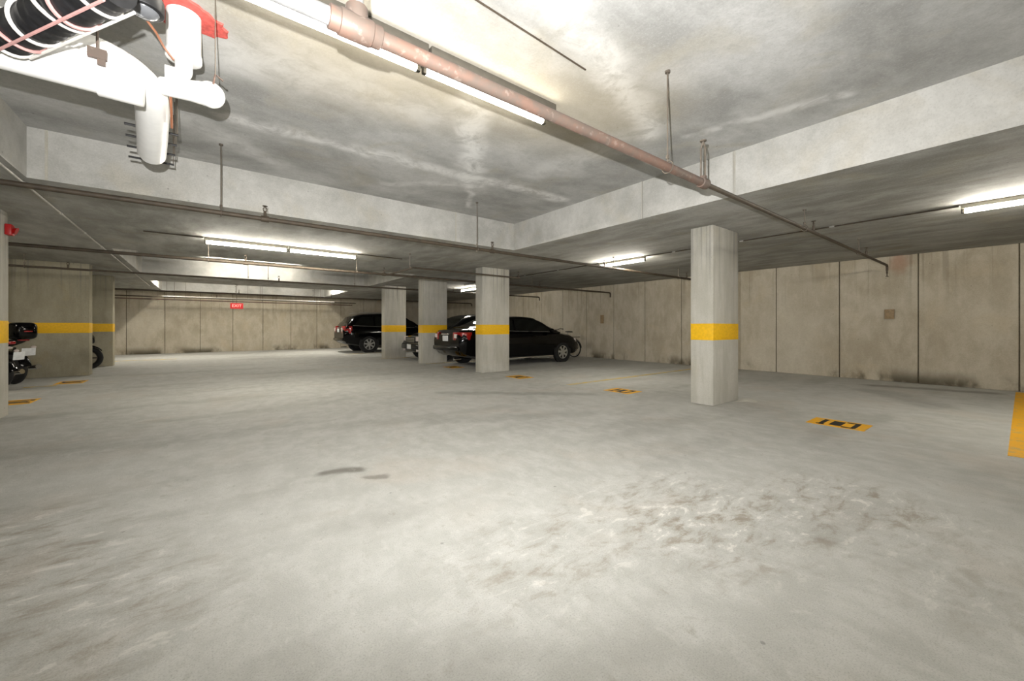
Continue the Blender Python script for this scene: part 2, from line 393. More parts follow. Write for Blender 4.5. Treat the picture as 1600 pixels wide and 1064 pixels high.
# ------------------------------------------------------------------ fluorescent lights
def strip_light(label, loc, rz, length=1.22, tubes=1, ztop=ZS, group=None, k=1.0):
    o = thing('fluorescent_light', label, 'light', (loc[0], loc[1], ztop), rz, group)
    wd = .06 if tubes == 1 else .19
    hh = .055 if tubes == 1 else .07; zt_ = -hh - .03
    tube = 'tube_lit_%d' % round(k * 100); glow(tube, (1.0, 0.94, 0.82, 1), TUBE_E * k)      # strength set per lamp to balance near and far brightness
    L = length / 2
    MB().box(-L, L, -wd / 2, wd / 2, -hh, 0).build('housing', 'housing_grey' if tubes == 1 else 'housing_dark', o, bevel=.006)
    ys = [0] if tubes == 1 else [-.06, .06]
    for y in ys:
        MB().tube([(-L + .03, y, zt_), (L - .03, y, zt_)], .023, 12).build('tube', tube, o)
        for sx in (-1, 1):
            MB().cbox((sx * (L - .015), y, zt_ + .007), (.03, .034, .06)).build('lamp_holder', 'cap_dark', o, bevel=.004)
    return o
G1 = 'strip lights in the garage'
strip_light('lit twin tube fixture on the slab above the rusty pipe, end nearest the column', (1.88, 2.66), 0, 1.22, 2, ZT, G1, .22)
strip_light('lit twin tube fixture on the slab above the rusty pipe, cut by top picture edge', (.64, 2.66), 0, 1.22, 2, ZT, G1, .22)
strip_light('left half of the lit tube pair under the soffit across the aisle', (.60, 8.3), 0, 1.22, 1, ZS, G1, 1.2)
strip_light('right half of the lit tube pair under the soffit across the aisle', (1.83, 8.3), 0, 1.22, 1, ZS, G1, 1.2)
strip_light('lit single tube under the soffit between the sedan column and nearest column', (7.3, 5.47), PI / 2, 1.22, 1, ZS, G1, 1.6)
strip_light('lit single tube under the soffit cut by the right picture edge', (7.28, -.14), PI / 2, 1.22, 1, ZS, G1, 1.6)
strip_light('small lit tube seen between two columns above the sedan', (7.95, 12.9), PI / 2, 1.22, 1, ZS, G1, 1.6)
strip_light('hidden tube lighting the second ceiling recess, left half', (.60, 14.5), 0, 1.22, 1, ZT, G1, .75)
strip_light('hidden tube lighting the second ceiling recess, right half', (1.83, 14.5), 0, 1.22, 1, ZT, G1, .75)
strip_light('tube in the farthest ceiling recess beside the left pier', (-1.05, 19.2), PI / 2, 1.22, 1, ZT, G1, 4.5)
strip_light('tube in the farthest ceiling recess towards the black sport utility vehicle', (4.3, 19.2), PI / 2, 1.22, 1, ZT, G1, 4.5)
strip_light('tube under the soffit over the left motorcycle bays', (-4.4, 10.6), PI / 2, 1.22, 1, ZS, G1)
strip_light('added twin tube fixture on the slab behind the camera, unseen', (1.6, -2.3), 0, 1.22, 2, ZT, G1, .75)  # unseen lamp added behind the camera to lift the near floor
strip_light('added unseen tube under the right soffit behind the camera', (7.3, -4.4), PI / 2, 1.22, 1, ZS, G1)  # second unseen tube, added out of frame to even the near light

# ------------------------------------------------------------------ sprinkler pipes
def arc(c, a, b, r, n=6):
    """quarter bend at corner c from direction a to direction b"""
    c = Vector(c); a = Vector(a).normalized(); b = Vector(b).normalized(); p0 = c - a * r; out = []
    for i in range(n + 1):
        t = PI / 2 * i / n
        out.append(p0 + a * (r * math.sin(t)) + b * (r * (1 - math.cos(t))))
    return out
def head(o, x, y, z, up=True, mat='pipe_dark'):
    s = 1 if up else -1
    m = MB(); m.tube([(x, y, z), (x, y, z + s * .07)], .016, 8)
    m.tube([(x - .014, y, z + s * .07), (x - .02, y, z + s * .095), (x, y, z + s * .125)], .005, 6)
    m.tube([(x + .014, y, z + s * .07), (x + .02, y, z + s * .095), (x, y, z + s * .125)], .005, 6)
    m.disc((x, y, z + s * .128), (0, 0, 1), .026, .006, 12)
    return m.build('sprinkler_head', mat, o)
def hanger(o, x, y, z, r, ztop):
    m = MB(); m.torus((x, y, z), (1, 0, 0), r + .012, .005, 18, 6)
    m.tube([(x, y, z + r + .012), (x, y, ztop - .01)], .006, 8); m.disc((x, y, ztop - .008), (0, 0, 1), .02, .016, 10)
    m.tube([(x, y, z + r + .03), (x, y, z + r + .06)], .014, 6)
    return m.build('hanger', 'steel_rod', o)
def coupling(o, p0, p1, r, mat): return MB().tube([p0, p1], r, 14).build('coupling', mat, o, bevel=.004)

# pipe A: big rusty pipe close to the camera
PA_Y, PA_Z = 1.70, 2.40
a = thing('sprinkler_pipe', 'thick rusty sprinkler pipe crossing the ceiling above the nearest column', 'pipe', (0, PA_Y, PA_Z), 0, 'sprinkler pipes')
MB().tube([(-2.2, 0, 0), (.42, 0, 0)], .034, 16).build('galvanised_run', 'pipe_galv', a)
MB().tube([(.42, 0, 0), (3.40, 0, 0)], .034, 16).build('run', 'pipe_rust', a)
MB().tube([(3.40, 0, 0), (10.86, 0, 0)] + arc((10.93, 0, 0), (1, 0, 0), (0, 0, -1), .06) + [(10.93, 0, -.11)], .021, 12).build('branch_run', 'pipe_dark', a)
m = MB(); m.tube([(.39, 0, 0), (.43, 0, 0), (.43, 0, 0), (.56, 0, 0), (.56, 0, 0), (.6, 0, 0)], [.046, .046, .052, .052, .046, .046], 14); m.tube([(.5, 0, .0), (.5, 0, .085)], .045, 14)
m.build('tee', 'pipe_rust', a, bevel=.004)
MB().tube([(.5, 0, .06), (.5, 0, ZT - PA_Z)], .027, 14).build('riser', 'pipe_galv', a)
m = MB(); m.tube([(3.36, 0, 0), (3.46, 0, 0)], .045, 14); m.tube([(3.41, 0, 0), (3.41, 0, .06)], .03, 12); m.build('reducer_tee', 'pipe_rust', a, bevel=.004)
m = MB()
for dy in (-.018, .02): m.tube([(3.41, dy, .04), (3.41, dy, .30), (3.41, 0, .36)], .008, 8)
m.disc((3.41, 0, .365), (0, 0, 1), .026, .012, 12); m.build('sprinkler_head', 'steel_rod', a)
for x in (-.6, 2.85): hanger(a, x, 0, 0, .034, ZT - PA_Z)
for x in (6.0, 8.7): hanger(a, x, 0, 0, .021, ZS - PA_Z)
for x in (6.35, 9.2): head(a, x, 0, .02)
head(a, 10.93, 0, -.1, False)

def pipe_line(label, y, z, x0, x1, r, hx, sx, mat='pipe_dark', drop=.12, cpl=(), ztop=ZS):
    o = thing('sprinkler_pipe', label, 'pipe', (0, y, z), 0, 'sprinkler pipes')
    pts = [(x0, 0, 0), (x1 - .08, 0, 0)]
    if drop: pts = pts[:1] + arc((x1, 0, 0), (1, 0, 0), (0, 0, -1), .06) + [(x1, 0, -drop)]
    MB().tube(pts, r, 12).build('run', mat, o)
    for x, zt in hx: hanger(o, x, 0, 0, r, zt - z)
    for x in sx: head(o, x, 0, r * .8)
    for x in cpl: coupling(o, (x - .04, 0, 0), (x + .04, 0, 0), r * 1.35, mat)
    return o
pipe_line('dark sprinkler pipe running along the beam edge of the near ceiling recess', 5.37, 2.40, -5.9, 11.25, .026, ((-2.4, ZS), (.14, ZT), (3.45, ZT), (6.9, ZS), (9.5, ZS)), (.55, 3.75, 6.6, 9.9), 'pipe_dark', .12, (.55, 3.75))
c_ = pipe_line('dark sprinkler pipe above the motorcycles ending by the bicycle wall', 8.85, 2.335, -5.9, 11.2, .027, ((-3.6, ZS), (.05, ZS), (2.6, ZS), (7.6, ZS)), (.6, 3.2, 7.9), 'pipe_dark', .16, (.6, 3.2, 7.9))
m = MB(); m.tube([(3.3, 0, 0), (3.3, -1.36, 0)] , .018, 10); m.build('cross_branch', 'pipe_dark', c_)
MB().tube([(3.3, -1.36, 0), (6.05, -1.36, 0)], .018, 10).build('side_branch', 'pipe_dark', c_)
hanger(c_, 3.3, -1.2, 0, .018, ZS - 2.335); head(c_, 6.0, -1.36, .015)
pipe_line('thin dark sprinkler pipe crossing in front of the second ceiling recess', 12.45, 2.385, -5.9, 11.1, .022, ((-2.9, ZS), (.9, ZT), (1.35, ZT), (3.6, ZT), (8.2, ZS)), (-2.3, 1.6, 7.0), 'pipe_dark', .14)
pipe_line('dark sprinkler pipe under the far soffit in front of the exit sign', 17.8, 2.36, -5.9, 11.1, .03, ((-2.8, ZS), (.9, ZS), (3.5, ZS)), (1.0, 4.2), 'pipe_dark', .14)
pipe_line('upper pipe of the pair along the top of the back wall', 21.0, 2.34, -5.9, 6.2, .024, ((-1.2, ZT), (1.5, ZT), (4.2, ZT)), (.4,), 'pipe_dark', 0)
pipe_line('lower pipe of the pair along the top of the back wall', 21.6, 2.27, -5.9, 6.2, .024, ((-1.0, ZT), (2.1, ZT)), (), 'pipe_rust', 0)

# electrical conduits
def conduit(label, pts, r=.011, mat='conduit_grey'):
    o = thing('conduit', label, 'conduit', pts[0], 0, 'electrical conduits')
    p0 = Vector(pts[0]); MB().tube([Vector(p) - p0 for p in pts], r, 8).build('tube_run', mat, o)
    d = Vector(pts[1]) - p0; n = int(d.length / 1.4)
    for i in range(1, n + 1):
        q = d * (i / (n + .5)); u = d.normalized()
        MB().tube([q - u * .03, q + u * .03], r * 1.5, 8).build('connector', 'conduit_grey', o)
    return o
conduit('thin pale conduit running away along the left edge of the ceiling recesses', [(-1.40, 3.4, 2.585), (-1.55, 19.0, 2.60)])
conduit('thin conduit on the right soffit from the edge tube to the tube by the column', [(7.3, .49, 2.628), (7.3, 4.84, 2.628)], .009, 'pipe_dark')
conduit('thin conduit on the right soffit beyond the tube by the column', [(7.3, 6.1, 2.628), (7.3, 12.2, 2.628)], .009, 'pipe_dark')
conduit('thin conduit stub left of the tube pair across the aisle', [(-.75, 8.3, 2.628), (-.02, 8.3, 2.628)], .009, 'pipe_dark')
conduit('thin conduit stub right of the tube pair across the aisle', [(2.46, 8.3, 2.628), (3.4, 8.3, 2.628)], .009, 'pipe_dark')
conduit('thin cable line on the slab beside the rusty pipe', [(1.25, 2.03, 3.138), (2.32, 2.07, 3.138)], .006, 'pipe_dark')
pipe_line('pale grey pipe under the farthest recess behind the exit sign', 20.3, 2.33, -1.3, 5.0, .02, ((-.6, ZT), (1.9, ZT), (4.3, ZT)), (), 'conduit_grey', 0)

# wall boxes, alarm, exit sign
def small_box(label, x, y, z, wy, hz, mat, name='junction_box', d=.05):
    o = thing(name, label, 'box', (x, y, z))
    MB().cbox((-d / 2, 0, 0), (d, wy, hz)).build('case', mat, o, bevel=.006)
    MB().cbox((-d - .003, 0, 0), (.006, wy * .82, hz * .82)).build('cover', mat, o, bevel=.002)
    MB().disc((-d - .008, 0, hz * .3), (1, 0, 0), .008, .006, 8).build('screw', 'steel_rod', o)
    return o
small_box('small tan box on the right wall below the pipe end', XR, 1.74, 1.42, .15, .2, 'box_tan')
small_box('small brown box on the right wall near the bicycle', XR, 9.4, 1.42, .12, .3, 'box_tan')
small_box('tiny dark box on the right wall above the sedan windshield', XR, 13.3, 1.4, .1, .25, 'pipe_dark')
o = thing('fire_alarm', 'red fire alarm box high on the pier at left picture edge', 'alarm', (-2.03, 8.05, 2.41))
MB().box(0, .06, -.06, .06, -.07, .07).build('case', 'alarm_red', o, bevel=.01)
MB().tube([(.06, 0, 0), (.09, 0, -.01)], [.03, .05], 14).build('horn', 'alarm_red', o)
o = thing('exit_sign', 'small red lit exit sign hanging in front of the back wall', 'sign', (.90, 17.2, 1.89))
MB().tube([(0, 0, .1), (0, 0, ZS - 1.89)], .008, 8).build('stem', 'steel_rod', o)
MB().disc((0, 0, ZS - 1.89 - .01), (0, 0, 1), .04, .02, 14).build('canopy', 'steel_rod', o)
MB().box(-.19, .19, -.03, .03, -.1, .1).build('case', 'exit_red', o, bevel=.008)
def letters(txt, size, mat, parent, M, name='lettering'):
    cu = bpy.data.curves.new(name, 'FONT'); cu.body = txt; cu.size = size; cu.align_x = 'CENTER'; cu.align_y = 'CENTER'; cu.extrude = .002
    t = bpy.data.objects.new(name, cu); COL.objects.link(t); bpy.context.view_layer.update()
    me = bpy.data.meshes.new_from_object(t.evaluated_get(bpy.context.evaluated_depsgraph_get()))
    bpy.data.objects.remove(t); me.transform(M); me.materials.clear(); me.materials.append(MAT[mat])
    ob = bpy.data.objects.new(name, me); COL.objects.link(ob); ob.parent = parent; return ob
letters('EXIT', .14, 'exit_letter', o, Matrix.Translation((0, -.033, 0)) @ Matrix.Rotation(PI / 2, 4, 'X'))

# ------------------------------------------------------------------ drain pipes at upper left
D = thing('drain_pipe', 'thick white drain pipe bending away under the slab at upper left', 'pipe', (-.25, 3.05, 2.55), 0, 'white drain pipes')
R = .088
# sweep: comes from the left (-X), bends and runs away (+Y)
pts = [(-.62, .06, .1), (-.25, .06, .1)]
for i in range(9):
    t = PI / 2 * i / 8; pts.append((-.22 + .20 * math.sin(t), .06 + .24 * (1 - math.cos(t)), .1 - .05 * i / 8))
pts += [(-.025, .5, .04), (-.06, .95, .01), (-.085, 1.22, .0)]
MB().tube(pts, R, 24).build('sweep', 'pvc_white', D)
e0 = Vector((-.085, 1.22, 0)); ep = [e0 + Vector((0, .12 * math.sin(PI / 2 * i / 6), .12 * (1 - math.cos(PI / 2 * i / 6)))) for i in range(7)] + [e0 + Vector((0, .12, ZT - 2.55))]
MB().tube(ep, R * .98, 24).build('up_bend', 'pvc_white', D)
MB().tube([(-2.6, -.06, -.06), (-.03, -.06, -.06)], R * 1.08, 24).build('side_inlet', 'pvc_white', D)
MB().tube([(-.20, -.06, -.06), (-.02, -.06, -.06)], R * 1.22, 24).build('hub', 'pvc_white', D, bevel=.006)
for i, (x, y) in enumerate(((-.322, 4.12), (-.341, 4.36), (-.363, 4.62), (-.384, 4.9))):
    MB().tube([(x + .25 - .155, y - 3.05, .13), (x + .25 + .155, y - 3.05, .13)], .009, 6).build('strap_rod', 'duct_black', D)
    MB().tube([(x + .25 + .15, y - 3.05, .13), (x + .25 + .15, y - 3.05, ZT - 2.55)], .004, 6).build('strap_hanger', 'steel_rod', D)
MB().tube([(.085, .12, .03), (.08, .30, .0), (.07, .55, -.02)], .007, 6).build('drop_wire', 'copper_wire', D)
m = MB(); m.tube([(-.18, -.178, .0), (-.18, -.178, .6)], .006, 6); m.cbox((-.18, -.178, -.01), (.07, .02, .05)); m.cbox((-.165, -.178, -.045), (.03, .018, .04)); m.build('bracket', 'pipe_rust', D)
V = thing('drain_stack', 'white vertical pipe dropping through the red sealed slab hole', 'pipe', (-.105, 3.27, 0), 0, 'white drain pipes')
MB().tube([(0, 0, 2.87), (0, 0, ZT)], .088, 26).build('riser', 'pvc_white', V)
MB().tube([(0, 0, 2.85), (0, 0, 2.90)], .093, 26).build('collar', 'pvc_white', V, bevel=.008)
MB().tube([(0, 0, 2.88)] + arc((0, 0, 2.74), (0, 0, -1), (-1, 0, 0), .05) + [(-.09, .0, 2.74)], .045, 18).build('elbow', 'pvc_white', V)
m = MB(); n = 34
rs = [[], []]
for j in range(n):
    q = 2 * PI * j / n; rr = .165 + .03 * math.sin(3 * q + 1) + random.uniform(-.016, .016)
    rs[0].append((.03 + rr * math.cos(q), .02 + rr * math.sin(q), ZT - .012)); rs[1].append((.03 + rr * 1.05 * math.cos(q), .02 + rr * 1.05 * math.sin(q), ZT))
m.rings(rs); s_ = m.build('firestop_seal', 'firestop_red', V); s_['label'] = 'rough red firestop sealant round the pipe'
S = thing('drain_stub', 'short white pipe stub beside the big drain, rounded at its end', 'pipe', (-.12, 3.1, 2.59), 0, 'white drain pipes')
MB().tube([(-.08, .06, .01), (.05, .0, .0), (.14, -.04, -.01)], [.05, .058, .07], 20).build('run', 'pvc_white', S)
MB().ball((.148, -.045, -.01), .074, .074, .074, 20, 12).build('end_cap', 'pvc_white', S)
MB().tube([(.16, -.1, .03), (.17, -.11, .09), (.21, -.10, .07)], .006, 8).build('clip', 'pipe_rust', S)
MB().tube([(.17, -.105, .06), (.17, -.105, ZT - 2.59)], .003, 6).build('hanger_wire', 'steel_rod', S)
# black flexible duct with straps
B = thing('flexible_duct', 'black flexible duct tied with white and pink straps under the slab', 'duct', (-.51, 2.51, 2.46), 0)
p0, p1 = Vector((-.185, .275, .0)), Vector((.23, -.34, .03))
u = (p1 - p0); L = u.length; u.normalize()
nn = 40; pts = [p0 + u * (L * i / nn) for i in range(nn + 1)]
MB().tube(pts, [.076 + .004 * math.sin(i * 2.2) for i in range(nn + 1)], 22).build('hose', 'duct_black', B)
MB().torus(p0, u, .078, .009, 30, 8).build('rim', 'strap_white', B)
MB().disc(p0 - u * .004, u, .074, .006, 26).build('end_cap', 'duct_black', B)
for i, (t, tw) in enumerate(((.10, .35), (.30, -.45), (.52, .5), (.66, -.4), (.84, .3))):
    ax = (u + Vector((0, 0, tw))).normalized()
    MB().torus(p0 + u * (L * t), ax, .084, .008, 30, 6).build('strap', 'strap_white' if i % 3 else 'strap_pink', B)
a1 = u.cross(Vector((0, 0, 1))).normalized()
for sgn, mt in ((.35, 'strap_pink'), (-.75, 'strap_white')):
    dz = -math.sqrt(1 - sgn * sgn) * .088
    MB().tube([p0 + a1 * (sgn * .088) + Vector((0, 0, dz)), p1 + a1 * (sgn * .088) + Vector((0, 0, dz))], .006, 6).build('cable', mt, B)
for t in (.25, .75):
    q = p0 + u * (L * t); MB().tube([q + Vector((0, 0, .07)), (q.x, q.y, ZT - 2.46)], .004, 6).build('hanger_wire', 'steel_rod', B)
O = thing('ceiling_fitting', 'round grey glassy ceiling fitting with dark rim at top picture edge', 'fitting', (-.235, 2.62, 2.72))
MB().tube([(0, 0, 0), (0, 0, ZT - 2.72)], .05, 18).build('stem', 'strap_white', O)
MB().tube([(0, 0, -.03), (0, 0, .04)], .078, 26).build('rim', 'duct_black', O, bevel=.008)
MB().ball((0, 0, -.02), .063, .063, .035, 20, 8).build('lens', 'lens_grey', O)
MB().tube([(0, .07, -.02), (.03, .2, .0), (.05, .42, .05), (.08, .62, .1)], .006, 6).build('cable', 'copper_wire', O)

# ------------------------------------------------------------------ floor markings
def strip(label, x0, x1, y0, y1, mat, th=.004):
    return tag(MB().box(x0, x1, y0, y1, .0, th).build('parking_line', mat), label, 'line', 'painted stall lines')
strip('bright yellow stall line at the right picture edge', 5.7, 11.3, -.04, .09, 'line_yellow')
strip('faded yellow stall line running to the right wall behind the nearest column', 5.7, 11.0, 5.48, 5.6, 'line_faded')
strip('pale strip across the motorcycle bay at left', -2.72, -2.3, 11.55, 11.68, 'line_faded')  # thin pale strip laid on the floor
strip('pale strip by the far left pier in front of the back wall', -2.6, -.8, 18.45, 18.62, 'line_faded')  # another narrow pale strip, farther back
strip('pale worn stall line beside the far sport utility vehicle', 4.6, 9.0, 17.25, 17.37, 'line_faded')
strip('pale worn stall line behind the far concrete column', 5.0, 9.0, 14.05, 14.14, 'line_faded')
strip('pale worn stall line under the black sedan tail', 5.4, 10.5, 11.25, 11.36, 'line_faded')
def stall_mark(label, x, y, rz=0):
    o = thing('stall_number', label, 'number', (x, y, 0), rz, 'stencilled stall numbers')
    # local: +x away from the aisle (up of the characters), -y to the right
    MB().box(-.22, .19, -.27, .27, 0, .004).build('yellow_patch', 'line_yellow', o)
    def bar(u0, v0, u1, v1, wd):
        d = Vector((v1 - v0, -(u1 - u0), 0)); L_ = d.length; d.normalize(); n_ = Vector((-d.y, d.x, 0)) * wd / 2
        p = Vector((v0, -u0, .004)); q = p + d * L_
        MB().poly([p - n_, q - n_, q + n_, p + n_], .002, (0, 0, 1)).build('stencil_stroke', 'stencil_black', o)
    bar(-.18, -.17, -.10, -.17, .04); bar(-.14, -.17, -.14, .13, .045)
    bar(-.065, -.02, .045, -.02, .26)
    bar(.055, .12, .17, .12, .045); bar(.055, -.17, .17, -.17, .045); bar(.16, -.17, .16, .14, .045)
    return o
stall_mark('black on yellow stall number on the floor right of the nearest column', 5.97, 1.35)
stall_mark('black on yellow stall number on the floor before the faded line', 5.95, 4.42)
stall_mark('black on yellow stall number on the floor beside the sedan column', 5.72, 7.08)
stall_mark('black on yellow stall number on the floor under the black sedan tail', 5.62, 9.95)
stall_mark('black on yellow stall number before the left pier at picture edge', -2.3, 9.42, PI)
stall_mark('black on yellow stall number before the wide left pier', -2.2, 12.1, PI)

# ------------------------------------------------------------------ cars
def lerp_prof(prof, x):
    if x <= prof[0][0]: return prof[0][1]
    for (a, za), (b, zb) in zip(prof[:-1], prof[1:]):
        if x <= b:
            t = (x - a) / (b - a); t = t * t * (3 - 2 * t) * .6 + t * .4
            return za + (zb - za) * t
    return prof[-1][1]
def make_wheel(car, x, y, R, side, rim='alloy'):
    wl = MB(); wd = .2
    prof = [(R * .66, -.09), (R * .93, -.1), (R, -.07), (R, .07), (R * .93, .1), (R * .66, .09)]
    rs = [[(x + r * math.cos(2 * PI * i / 28), y + d, R + r * math.sin(2 * PI * i / 28)) for r, d in prof] for i in range(28)]
    t = wl.rings(rs, True).build('wheel', 'tyre', car)
    yo = y + side * .07
    m = MB(); m.torus((x, yo, R), (0, 1, 0), R * .65, .018, 28, 6); m.disc((x, yo, R), (0, 1, 0), R * .16, .04, 14)
    for q in range(7):
        a_ = 2 * PI * q / 7 + .3; c_, s_ = math.cos(a_), math.sin(a_)
        M_ = Matrix.Translation((x, yo, R)) @ Matrix.Rotation(-a_, 4, 'Y')
        m.box(.03, R * .66, -.012, .012, -.032, .032, M_)
    m.build('rim', rim, t)
    MB().disc((x, y - side * .02, R), (0, 1, 0), R * .64, .03, 24).build('brake_disc', 'black_trim', t)
    return t
def make_car(label, loc, rz, P):
    car = thing('car', label, 'car', loc, rz, 'parked cars')
    L, W = P['L'] / 2, P['W'] / 2; bm_ = P['body']
    top, low = P['top'], P['low']
    xs = [-L, -L + .04, -L + .12, -L + .3] + [-L + .5 + i * (2 * L - 1.0) / 16 for i in range(17)] + [L - .3, L - .12, L - .04, L]
    rs = []
    for x in xs:
        e = min(x + L, L - x); k_ = max(0.0, 1 - e / .55); wv = W * (1 - .20 * k_ ** 2.2)
        zt = lerp_prof(top, x); zb = lerp_prof(low, x)
        sq = max(0, 1 - e / .1); zt -= .06 * sq; zb += .05 * sq; zm = zb + (zt - zb) * .5
        half = [(0, zb), (wv * .80, zb), (wv * .95, zb + .05), (wv * .985, zm - .08), (wv, zm + .06), (wv * .985, zt - .14), (wv * .94, zt - .05), (wv * .82, zt), (wv * .4, zt + .018), (0, zt + .022)]
        ring = [(x, y, z) for y, z in half] + [(x, -y, z) for y, z in half[-2:0:-1]]
        rs.append(ring)
    body = MB().rings(rs).build('body', bm_, car)
    # cabin
    cab = P['cab']; zb0 = cab[0][1]
    def cw(z): return W * .93 - max(0, z - P['belt']) * P.get('tumble', .30)
    cx = []
    n_ = 26; x0, x1 = cab[0][0], cab[-1][0]
    rs = []
    for i in range(n_ + 1):
        x = x0 + (x1 - x0) * i / n_; zt = lerp_prof(cab, x); base = lerp_prof(top, x) - .03
        zt = max(zt, base + .02); wt = cw(zt)
        half = [(0, base), (cw(base), base), ((cw(base) + wt) / 2, (base + zt) / 2), (wt, zt - min(.05, (zt - base) * .3)), (wt - .05, zt - .008), (wt * .5, zt + .012), (0, zt + .018)]
        rs.append([(x, y, z) for y, z in half] + [(x, -y, z) for y, z in half[-2:0:-1]])
    MB().rings(rs).build('cabin', bm_, car)
    # glass
    def screen(xa, xb, name):
        rows = 8; m = MB(); r2 = []
        for i in range(rows + 1):
            x = xa + (xb - xa) * i / rows; z = lerp_prof(cab, x) + .022; wv = cw(z) - .10
            r2.append([(x, -wv, z - .012), (x, -wv * .5, z + .002), (x, 0, z + .008), (x, wv * .5, z + .002), (x, wv, z - .012), (x, wv, z - .03), (x, -wv, z - .03)])
        m.rings(r2).build(name, 'car_glass', car)
    screen(*P['rear_glass'], 'rear_window'); screen(*P['front_glass'], 'windshield')
    for s in (-1, 1):
        for poly in P['side']:
            pts = [(x, s * (cw(z) + .004), z) for x, z in poly]
            MB().poly(pts, .006, (0, s, 0)).build('side_window', 'car_glass', car)
        tr = MB().tube([(x, s * (cw(z) + .01), z) for x, z in P['trim']], .008, 6).build('window_trim', 'chrome', car)
        # door seams, handles, mirror, sill
        for hx in P['handles']: MB().cbox((hx, s * (W + .005), P['belt'] - .1), (.16, .03, .03)).build('door_handle', bm_, car, bevel=.008)
        mm = MB().ball((P['mirror'], s * (W + .09), P['belt'] + .06), .07, .1, .07, 12, 8).build('side_mirror', bm_, car)
        MB().box(-P['wb'] / 2 + P['off'] + .42, P['wb'] / 2 + P['off'] - .42, s * W * .96 - .02, s * W * .96 + .02, .2, .24).build('sill', 'chrome' if P.get('sill') else 'black_trim', car, bevel=.006)
        for x in (-P['wb'] / 2 + P['off'], P['wb'] / 2 + P['off']):
            MB().disc((x, s * (W * .93), P['R'] + .03), (0, 1, 0), P['R'] * 1.17, .1 * W, 28).build('wheel_arch', 'black_trim', car)
            make_wheel(car, x, s * (W - .09), P['R'], s)
    return car
def rear_kit(car, P):
    L, W = P['L'] / 2, P['W'] / 2; zt = lerp_prof(P['top'], -L + .1)
    for s in (-1, 1):
        z0, z1 = P['tl']
        m = MB(); pr = [(-L - .012, s * W * .46), (-L - .004, s * W * .62), (-L + .06, s * W * .82), (-L + .26, s * W * .95), (-L + .34, s * W * .955), (-L + .1, s * W * .6), (-L + .1, s * W * .46)]
        m.rings([[(x, y, z0) for x, y in pr], [(x, y, z1) for x, y in pr]]); t = m.build('tail_light', 'tail_red', car, bevel=.012)
        MB().cbox((-L + .0, s * W * .62, (z0 + z1) / 2), (.06, .11, (z1 - z0) * .5)).build('reverse_lens', 'tail_clear', t, bevel=.01)
    MB().box(-L - .05, -L + .15, -W * .8, W * .8, P['bz'] - .08, P['bz'] + .05).build('bumper', P['body'], car, bevel=.04)
    p = MB().cbox((-L - .014, 0, P['pz']), (.012, .31, .155)).build('license_plate', 'plate_white', car, bevel=.004)
    MB().cbox((-L - .012, 0, P['pz'] + .12), (.02, .46, .035)).build('plate_trim', 'chrome', car, bevel=.006)
    MB().tube([(-L + .2, -W * .55, .26), (-L - .03, -W * .55, .25)], .03, 12).build('exhaust_tip', 'chrome', car)
def front_kit(car, P):
    L, W = P['L'] / 2, P['W'] / 2
    for s in (-1, 1):
        z0, z1 = P['hl']
        pr = [(L + .012, s * W * .5), (L - .02, s * W * .72), (L - .28, s * W * .95), (L - .36, s * W * .93), (L - .1, s * W * .5)]
        MB().rings([[(x, y, z0) for x, y in pr], [(x, y, z1) for x, y in pr]]).build('headlight', 'tail_clear', car, bevel=.012)
        MB().disc((L - .01, s * W * .6, .36), (1, 0, 0), .05, .04, 14).build('fog_light', 'tail_clear', car)
    g = MB().box(L - .05, L + .014, -W * .42, W * .42, P['hl'][0] - .05, P['hl'][1] - .02).build('grille', 'black_trim', car, bevel=.01)
    for i in range(3):
        z = P['hl'][0] - .02 + i * .05; MB().box(L + .012, L + .02, -W * .4, W * .4, z, z + .012).build('grille_bar', 'chrome', g)
    MB().box(L - .15, L + .05, -W * .78, W * .78, .38, .55).build('bumper', P['body'], car, bevel=.04)
    MB().cbox((L + .058, 0, .47), (.012, .31, .155)).build('license_plate', 'plate_white', car, bevel=.004)

SEDAN = dict(L=4.72, W=1.84, body='black_body', wb=2.72, off=.08, R=.325, belt=.97,
    top=[(-2.36, .98), (-2.2, 1.06), (-1.6, 1.07), (-.8, 1.0), (.9, .99), (1.3, .97), (1.8, .90), (2.2, .78), (2.36, .66)],
    low=[(-2.36, .42), (-2.1, .30), (-1.6, .22), (1.6, .2), (2.1, .24), (2.36, .34)],
    cab=[(-1.95, 1.06), (-1.5, 1.17), (-.95, 1.37), (-.55, 1.44), (-.1, 1.465), (.3, 1.44), (.6, 1.33), (1.05, 1.12), (1.38, .99)],
    rear_glass=(-1.72, -.82), front_glass=(.52, 1.26),
    side=[[(-1.45, 1.08), (-.55, 1.03), (-.55, 1.36), (-.85, 1.34), (-1.25, 1.2)], [(-.48, 1.03), (.95, 1.0), (.78, 1.13), (.38, 1.33), (-.1, 1.385), (-.48, 1.375)]],
    trim=[(-1.62, 1.07), (-.5, 1.02), (1.0, .99)], handles=(-.75, .2), mirror=.85, sill=True, tl=(.78, 1.0), bz=.56, pz=.82, hl=(.58, .76))
sd = make_car('black sedan parked behind a banded column with its tail towards the aisle', (7.82, 10.15, 0), 0, SEDAN); rear_kit(sd, SEDAN); front_kit(sd, SEDAN)
